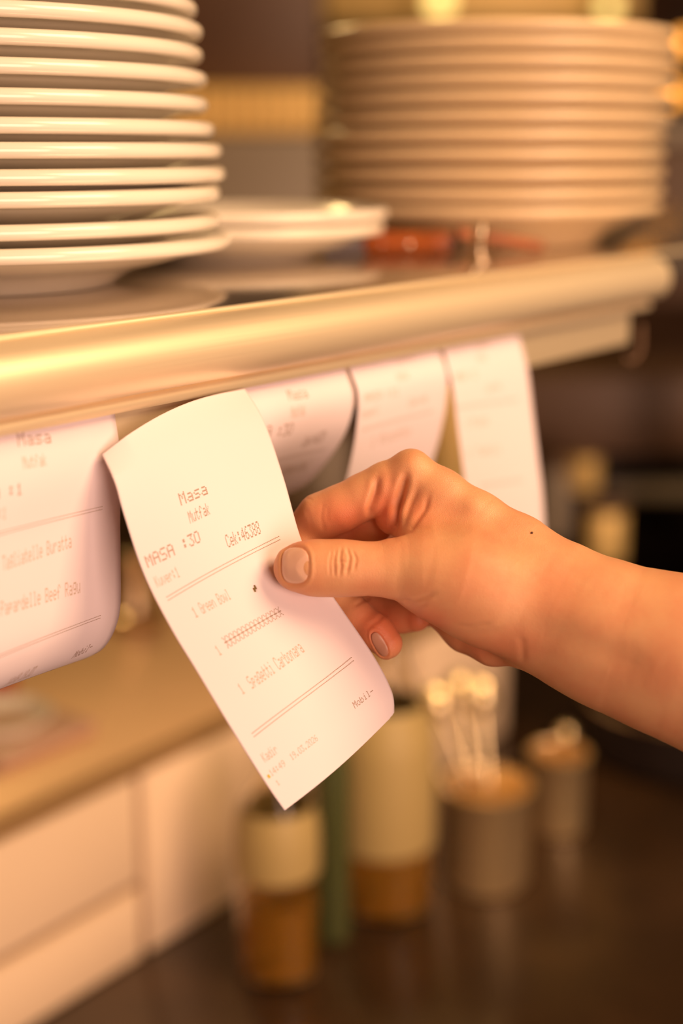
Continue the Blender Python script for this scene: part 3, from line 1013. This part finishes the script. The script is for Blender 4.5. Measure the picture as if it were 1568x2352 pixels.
for N_ in NAILS:
    bm = bmesh.new(); c, s = math.cos(N_['rot']), math.sin(N_['rot'])
    rings = []
    K = 40
    for rr in (0, .25, .5, .7, .85, .95, 1.0):
        ring = []
        for k in range(K if rr else 1):
            a = 2 * math.pi * k / K
            ca, sa = math.cos(a), math.sin(a)
            kx = math.copysign(abs(ca) ** (2 / N_['e']), ca) * rr * N_['a']; ky = math.copysign(abs(sa) ** (2 / N_['e']), sa) * rr * N_['b']
            h_ = march(N_['c'][0] + kx * c - ky * s, N_['c'][1] + kx * s + ky * c)
            P, g = h_
            P = P + g * (.00005 + .00022 * (1 - rr ** 6))
            ring.append(bm.verts.new(Vector((P @ W3).tolist()) + CAM))
        rings.append(ring)
    for a_, b_ in zip(rings[:-1], rings[1:]):
        for k in range(K):
            k2 = (k + 1) % K
            if len(a_) == 1: bm.faces.new((a_[0], b_[k], b_[k2]))
            else: bm.faces.new((a_[k], a_[k2], b_[k2], b_[k]))
    o = from_bm(N_['name'], bm, M_nail if N_['name'] == 'thumbnail' else M_nail2, sharp=None)
    keep(o, hand)
    mdd = o.modifiers.new('t', 'SOLIDIFY'); mdd.thickness = .0004; mdd.offset = -1
# small mole on the back of the hand
P, g = march(1221, 1224)
P = P + g * .0001
bm = bmesh.new(); bmesh.ops.create_uvsphere(bm, u_segments=10, v_segments=6, radius=.0005, matrix=Matrix.Translation(Vector((P @ W3).tolist()) + CAM))
o = from_bm('mole', bm, mat('mole', (.09, .03, .02), rough=.6)); keep(o, hand)

# ---------------------------------------------------------------- oil bottles and utensil pots on the worktop
def bottle(name, px_base, dia_px, prof, glass, fill, neck, label, cat='bottle', oil_h=None, cap=None, group=None):
    p = on_z(px_base[0], px_base[1], COUNTER_Z)
    depth = (p - CAM).dot(FW)
    R = dia_px / 2 / F_PX * depth
    p = p + Vector((p.x, p.y, 0)).normalized() * R
    root = empty(name, (p.x, p.y, COUNTER_Z))
    tag(root, label, cat, group)
    pr = [(0, .0015), (R * .85, .0015), (R * .97, .004), (R, .010)] + [(R * a, b) for a, b in prof]
    inner = [(max(0, r - .0022), z) for r, z in pr[::-1] if z > .009]
    bm = bmesh.new(); add_lathe(bm, pr + inner + [(0, .006)], 48, root.location)
    keep(from_bm('glass_body', bm, glass, sharp=60), root)
    if oil_h:
        ri = R - .0028
        bm = bmesh.new(); add_lathe(bm, [(0, .0068), (ri * .95, .0068), (ri, .011), (ri, oil_h), (0, oil_h)], 48, root.location)
        keep(from_bm('oil', bm, fill, sharp=60), root)
    if cap:
        r, z0, z1, cm = cap
        bm = bmesh.new(); add_lathe(bm, [(0, z0), (r, z0), (r * 1.02, z0 + .002), (r * .85, z1 - .004), (r * .3, z1), (0, z1)], 32, root.location)
        keep(from_bm('cap', bm, cm, sharp=60), root)
    return root, R


b1, R1 = bottle('oil_bottle', (640, 2285), 192, [(1, .120), (.98, .134), (.84, .152), (.45, .172), (.36, .186), (.36, .205), (.42, .207)], M_glass, M_oil, 0,
                'nearest glass bottle of amber oil with a tan label, by the tiled wall', oil_h=.070, cap=(.013, .186, .214, M_label), group=None)
bm = bmesh.new(); add_lathe(bm, [(R1 + .0006, .094), (R1 + .0009, .096), (R1 + .0009, .120), (R1 * .98 + .0009, .134), (R1 * .86 + .0009, .150)], 48, b1.location)
keep(from_bm('paper_label', bm, M_label), b1)
b2, R2 = bottle('oil_bottle', (880, 2135), 235, [(1, .150), (.96, .170), (.75, .195), (.42, .225), (.32, .245), (.30, .285), (.36, .288)], M_glass, M_oil, 0,
                'larger pale-labelled bottle with amber oil in its bottom, right of the nearest bottle', oil_h=.062, cap=(.013, .284, .298, M_cream))
b3, R3 = bottle('oil_bottle', (765, 2180), 80, [(1, .150), (.9, .17), (.5, .195), (.42, .24), (.5, .242)], M_gglass, M_oil, 0,
                'slim green glass bottle squeezed between the two pale-labelled bottles')
bm = bmesh.new(); add_lathe(bm, [(R2 + .0004, .064), (R2 + .0008, .066), (R2 + .0008, .150), (R2 * .96 + .0008, .170), (R2 * .77, .193)], 48, b2.location)
keep(from_bm('paper_label', bm, M_label), b2)


def pot(px_base, dia_px, H, label, group):
    p = on_z(px_base[0], px_base[1], COUNTER_Z)
    depth = (p - CAM).dot(FW); R = dia_px / 2 / F_PX * depth
    p = p + Vector((p.x, p.y, 0)).normalized() * R
    root = empty('utensil_pot', (p.x, p.y, COUNTER_Z)); tag(root, label, 'pot', group)
    bm = bmesh.new()
    add_lathe(bm, [(0, 0), (R * .93, 0), (R, .005), (R, H - .003), (R + .0025, H - .001), (R + .0025, H + .0015), (R - .001, H + .0015), (R - .0022, H - .002), (R - .0022, .006), (0, .004)], 56, root.location)
    keep(from_bm('pot_body', bm, M_pot, sharp=60), root)
    return root, R


pt, RP_ = pot((1110, 2068), 205, .094, 'nearer brushed steel pot holding a bunch of spoons', 'steel utensil pots')
pt2, RP2 = pot((1275, 1930), 130, .080, 'farther smaller steel pot standing behind the spoon pot', 'steel utensil pots')


def spoon(root_loc, R, tip_px, low, label, bowl=0.017, grp='spoons in the steel pot', dd=0.0):
    """handle foot inside the pot at offset low (picture right, away), bowl towards tip_px"""
    base = Vector((root_loc.x, root_loc.y, COUNTER_Z + .010)) + RT * (low[0] * R) + FH * (low[1] * R)
    tip = at(tip_px[0], tip_px[1], (base - CAM).dot(FW) + dd)
    L = (tip - base).length; dirv = (tip - base).normalized()
    L = L - bowl * 1.3; L /= .86
    root = empty('spoon', base); tag(root, label, 'spoon', grp)
    side = dirv.cross(Vector((-RT.y, RT.x, 0))).normalized()
    face = dirv.cross(side).normalized()
    bm = bmesh.new()
    add_tube(bm, [base + dirv * (L * s) for s in (0, .3, .6, .8, .86)], [.0046, .004, .0036, .0034, .0034], 10)
    keep(from_bm('handle', bm, M_spoon), root)
    bm = bmesh.new(); c = base + dirv * (L * .86 + bowl * 1.25)
    NU, NV = 20, 6
    rings = []
    for j in range(NV + 1):
        rr = j / NV
        rings.append([bm.verts.new(c + side * (math.cos(2 * math.pi * k / NU) * rr * bowl) + dirv * (math.sin(2 * math.pi * k / NU) * rr * bowl * 1.35) + face * (.006 * (1 - rr * rr))) for k in range(NU)] if j else [bm.verts.new(c + face * .006)])
    for a, b in zip(rings[:-1], rings[1:]):
        for k in range(NU):
            if len(a) == 1: bm.faces.new((a[0], b[k], b[(k + 1) % NU]))
            else: bm.faces.new((a[k], a[(k + 1) % NU], b[(k + 1) % NU], b[k]))
    o = from_bm('spoon_bowl', bm, M_spoon, sharp=None); keep(o, root)
    md = o.modifiers.new('t', 'SOLIDIFY'); md.thickness = .001


spoon(pt.location, RP_, (922, 1655), (.55, -.3), 'leftmost low-leaning spoon in the nearer steel pot', .010, dd=-.02)
spoon(pt.location, RP_, (955, 1705), (.3, .3), 'short thin spoon, second from the left in the nearer steel pot', .008, dd=.01)
spoon(pt.location, RP_, (1000, 1612), (.5, .1), 'bright golden spoon leaning left in the middle of the nearer steel pot', .013)
spoon(pt.location, RP_, (1052, 1580), (.1, .5), 'tallest spoon, near the centre of the bunch in the steel pot', .013, dd=.02)
spoon(pt.location, RP_, (1104, 1600), (.2, -.4), 'rightmost upright spoon in the nearer steel pot', .013, dd=-.01)
spoon(pt2.location, RP2, (1300, 1690), (.0, 0), 'lone short spoon standing in the farther steel pot', .009, 'spoon in the farther pot')

# wide dark pan behind the pots, black oven unit at the far right
pp = on_z(1300, 1775, COUNTER_Z)
pan = empty('saucepan', (pp.x, pp.y + .0, COUNTER_Z)); tag(pan, 'wide dark saucepan with a thin bright rim, behind the steel pots', 'pan')
pp = Vector((1.42, .58, COUNTER_Z)); pan.location = pp
bm = bmesh.new(); R = .115
add_lathe(bm, [(0, 0), (R * .92, 0), (R, .01), (R, .062), (R - .003, .062), (R - .003, .012), (0, .006)], 64, pp)
keep(from_bm('pan_body', bm, M_black), pan)
bm = bmesh.new(); bmesh.ops.create_circle
ring = [(pp.x + (R) * math.cos(a * math.pi / 24), pp.y + R * math.sin(a * math.pi / 24), pp.z + .064) for a in range(49)]
add_tube(bm, ring, .0024, 8, cap=False)
keep(from_bm('rim', bm, M_steel2), pan)

ov = empty('oven', (1.95, .45, COUNTER_Z)); tag(ov, 'black oven unit standing in the dark beyond the end of the worktop', 'oven')
bm = bmesh.new(); add_box(bm, (1.66, .10, COUNTER_Z), (1.90, .63, COUNTER_Z + .27), .008)
keep(from_bm('body', bm, M_dark), ov)
bm = bmesh.new(); add_tube(bm, [(1.645, .16, COUNTER_Z + .22), (1.645, .58, COUNTER_Z + .22)], .009, 12)
keep(from_bm('handle', bm, M_brown), ov)
bm = bmesh.new()
bm.free()
for yy in (.2, .3, .4):
    keep(tube('knob', [(1.66, yy, COUNTER_Z + .25), (1.635, yy, COUNTER_Z + .25)], .012, M_steel2, n=16), ov)

# things on the ledge behind the tiles
def dish(x, y, d, R, label, m, H=.02):
    p = on_z(x, y, LEDGE_Z)
    bm = bmesh.new(); add_lathe(bm, [(0, 0), (R * .6, 0), (R * .65, .002), (R, H), (R - .003, H + .001), (R * .6, .005), (0, .004)], 64, (p.x, p.y, LEDGE_Z))
    o = from_bm('serving_dish', bm, m); tag(o, label, 'dish'); return o


dish(8, 1690, 0, .042, 'pale shallow dish on the ledge at the left edge, below the leftmost slip', M_plate)
pa, pb = on_z(70, 1770, LEDGE_Z), on_z(215, 1560, LEDGE_Z)
bm = bmesh.new(); add_box(bm, (pa.x - .02, pa.y + .012, LEDGE_Z), (pa.x + .085, pa.y + .20, LEDGE_Z + .012), .005, seg=3)
tag(from_bm('serving_tray', bm, M_tray), 'rosy brown tray lying on the ledge, right of the pale dish', 'tray')
bm = bmesh.new(); p = on_z(-10, 1625, LEDGE_Z)
add_box(bm, (p.x - .05, p.y, LEDGE_Z), (p.x + .03, p.y + .05, LEDGE_Z + .03), .01, seg=4)
tag(from_bm('folded_cloth', bm, M_red), 'folded red-brown cloth on the ledge under the leftmost slip', 'cloth')
p = on_z(310, 1452, LEDGE_Z)
bm = bmesh.new()
add_lathe(bm, [(0, 0), (.028, 0), (.030, .003), (.030, .014), (.018, .018), (.014, .05), (.016, .075), (0, .078)], 40, (p.x + .02, p.y + .02, LEDGE_Z))
tag(from_bm('steel_shaker', bm, M_steel2), 'small steel shaker on the ledge, seen between the leftmost slip and the held receipt', 'shaker')

# ---------------------------------------------------------------- rooms beyond, all far out of focus
def slab(name, x0, y0, x1, y1, d, thick, m, label=None, cat=None):
    a = at(x0, y1, d); b = at(x1, y0, d)
    c = (a + b) / 2
    w_ = abs((b - a).dot(RT)); h_ = abs(b.z - a.z)
    root = bpy.data.meshes.new(name)
    bm = bmesh.new(); add_box(bm, (-w_ / 2, 0, -h_ / 2), (w_ / 2, thick, h_ / 2), .004)
    o = from_bm(name, bm, m); o.location = c
    o.rotation_euler = (0, 0, math.atan2(RT.y, RT.x))
    if label: tag(o, label, cat)
    return o


# extractor hood with a fluted strip, its bright light put into its yellow colour, behind the shelf
hood = empty('wall_cabinet', at(560, 200, 2.2)); tag(hood, 'brown and grey metal wall cabinet with a yellow fluted band coloured as brightly lit, seen between the plate stacks', 'cabinet')
ax = RT.copy(); nz = Vector((-FW.x, -FW.y, 0)).normalized()


def hbox(name, x0, y0, x1, y1, d, thick, m, flutes=False):
    a = at(x0, y1, d); b = at(x1, y0, d)
    w_ = abs((b - a).dot(RT)); h_ = abs(b.z - a.z)
    bm = bmesh.new(); add_box(bm, (-w_ / 2, 0, -h_ / 2), (w_ / 2, thick, h_ / 2), .003)
    if flutes:
        n_ = int(w_ / .02)
        for i in range(n_):
            xx = -w_ / 2 + (i + .5) * w_ / n_
            add_tube(bm, [(xx, 0, -h_ / 2 + .004), (xx, 0, h_ / 2 - .004)], .007, 8)
    o = from_bm(name, bm, m)
    o.matrix_world = Matrix.Translation((a + b) / 2) @ Matrix.Rotation(math.atan2(RT.y, RT.x), 4, 'Z')
    o.parent = hood; o.matrix_parent_inverse = Matrix.Translation(hood.location).inverted()
    return o


hbox('upper_door', 380, -300, 735, 195, 2.2, .3, M_brown)
hbox('fluted_band', 380, 200, 735, 305, 2.2, .3, M_yellow, flutes=True)
hbox('lower_door', 380, 312, 735, 700, 2.2, .3, M_grey)

slab('shelving_unit', 1180, 860, 1700, 1050, 2.0, .25, M_brown, 'brown shelving board in the dark below the far end of the rail', 'shelf')
slab('rack', 1180, 1052, 1700, 1450, 2.25, .2, M_black, 'black equipment rack in the dark right of the last slip', 'rack')
slab('metal_strip', 1395, 1108, 1660, 1150, 2.1, .02, M_grey, 'dull metal strip across the black rack', 'strip')


def canister(x, y, d, r_px, h_px, m, label, name='storage_jar', cat='jar'):
    p = at(x, y, d); R = r_px / F_PX * d; H = h_px / F_PX * d
    root = empty(name, p); tag(root, label, cat)
    bm = bmesh.new(); add_lathe(bm, [(0, 0), (R * .94, 0), (R, R * .1), (R, H * .8), (R * .9, H * .85), (0, H * .85)], 32, p)
    keep(from_bm('body', bm, m), root)
    bm = bmesh.new(); add_lathe(bm, [(0, H * .85), (R * 1.02, H * .85), (R * 1.02, H * .97), (R * .9, H), (0, H)], 32, p)
    keep(from_bm('lid', bm, M_brown), root)


canister(1340, 1125, 1.9, 34, 95, M_yellow, 'small gilt jar on the dark rack, upper one right of the last slip')
canister(1385, 1285, 1.9, 46, 140, M_yellow, 'bigger gilt jar on the dark rack just above the wrist')
canister(1275, 1235, 1.9, 26, 190, M_grey, 'tall slim grey canister right behind the last slip', 'canister', 'canister')
canister(1035, 1150, 1.9, 60, 370, M_yellow, 'tall yellow canister glimpsed between the two right-hand slips', 'canister', 'canister')
canister(750, 1150, 1.9, 60, 200, M_grey, 'grey-brown canister glimpsed under the curled slip', 'canister', 'canister')
slab('wall_board', 640, 1150, 1130, 1178, 1.86, .12, M_brown, 'brown wall board behind the curled slips, carrying two canisters', 'shelf')


# glowing lamps in the far room
def lamp(x, y, d, r_px, m, label, group=None, drop=0.35):
    p = at(x, y, d); R = r_px / F_PX * d
    root = empty('pendant_lamp', p); tag(root, label, 'lamp', group)
    bm = bmesh.new(); bmesh.ops.create_uvsphere(bm, u_segments=24, v_segments=16, radius=R, matrix=Matrix.Translation(p))
    keep(from_bm('bulb', bm, m), root)
    bm = bmesh.new(); add_lathe(bm, [(R * .5, R * .8), (R * .55, R * .85), (R * .5, R * 1.9), (R * .2, R * 2.1), (0, R * 2.1)], 24, p)
    keep(from_bm('socket', bm, M_black), root)
    top = Vector((p.x, p.y, 2.7))
    bm = bmesh.new(); add_tube(bm, [p + Vector((0, 0, R * 2.05)), top], .004, 8)
    keep(from_bm('cord', bm, M_black), root)


lamp(1546, 213, 2.6, 24, M_bulb, 'lower orange glowing bulb right of the far plate stack')
lamp(1568, 98, 2.7, 24, M_bulb, 'upper orange glowing bulb at the right edge')
lamp(1010, 2, 2.9, 30, M_bulby, 'yellow glowing bulb over the middle of the far plate stack')
lamp(1398, 15, 3.0, 22, M_bulby, 'yellow glowing bulb over the right part of the far plate stack')
slab('hood_panel', 745, -400, 1480, 45, 3.05, .1, M_yellow, 'dull gilt hood panel behind the bulbs, over the far plate stack', 'panel')
slab('wall_shelf', 1450, 280, 1800, 330, 2.4, .2, M_grey, 'pale wall shelf at the right edge, level with the far plates', 'shelf')
slab('side_cupboard', 1440, 335, 1800, 700, 2.42, .3, M_brown, 'brown cupboard at the right edge behind the far plate stack', 'cupboard')
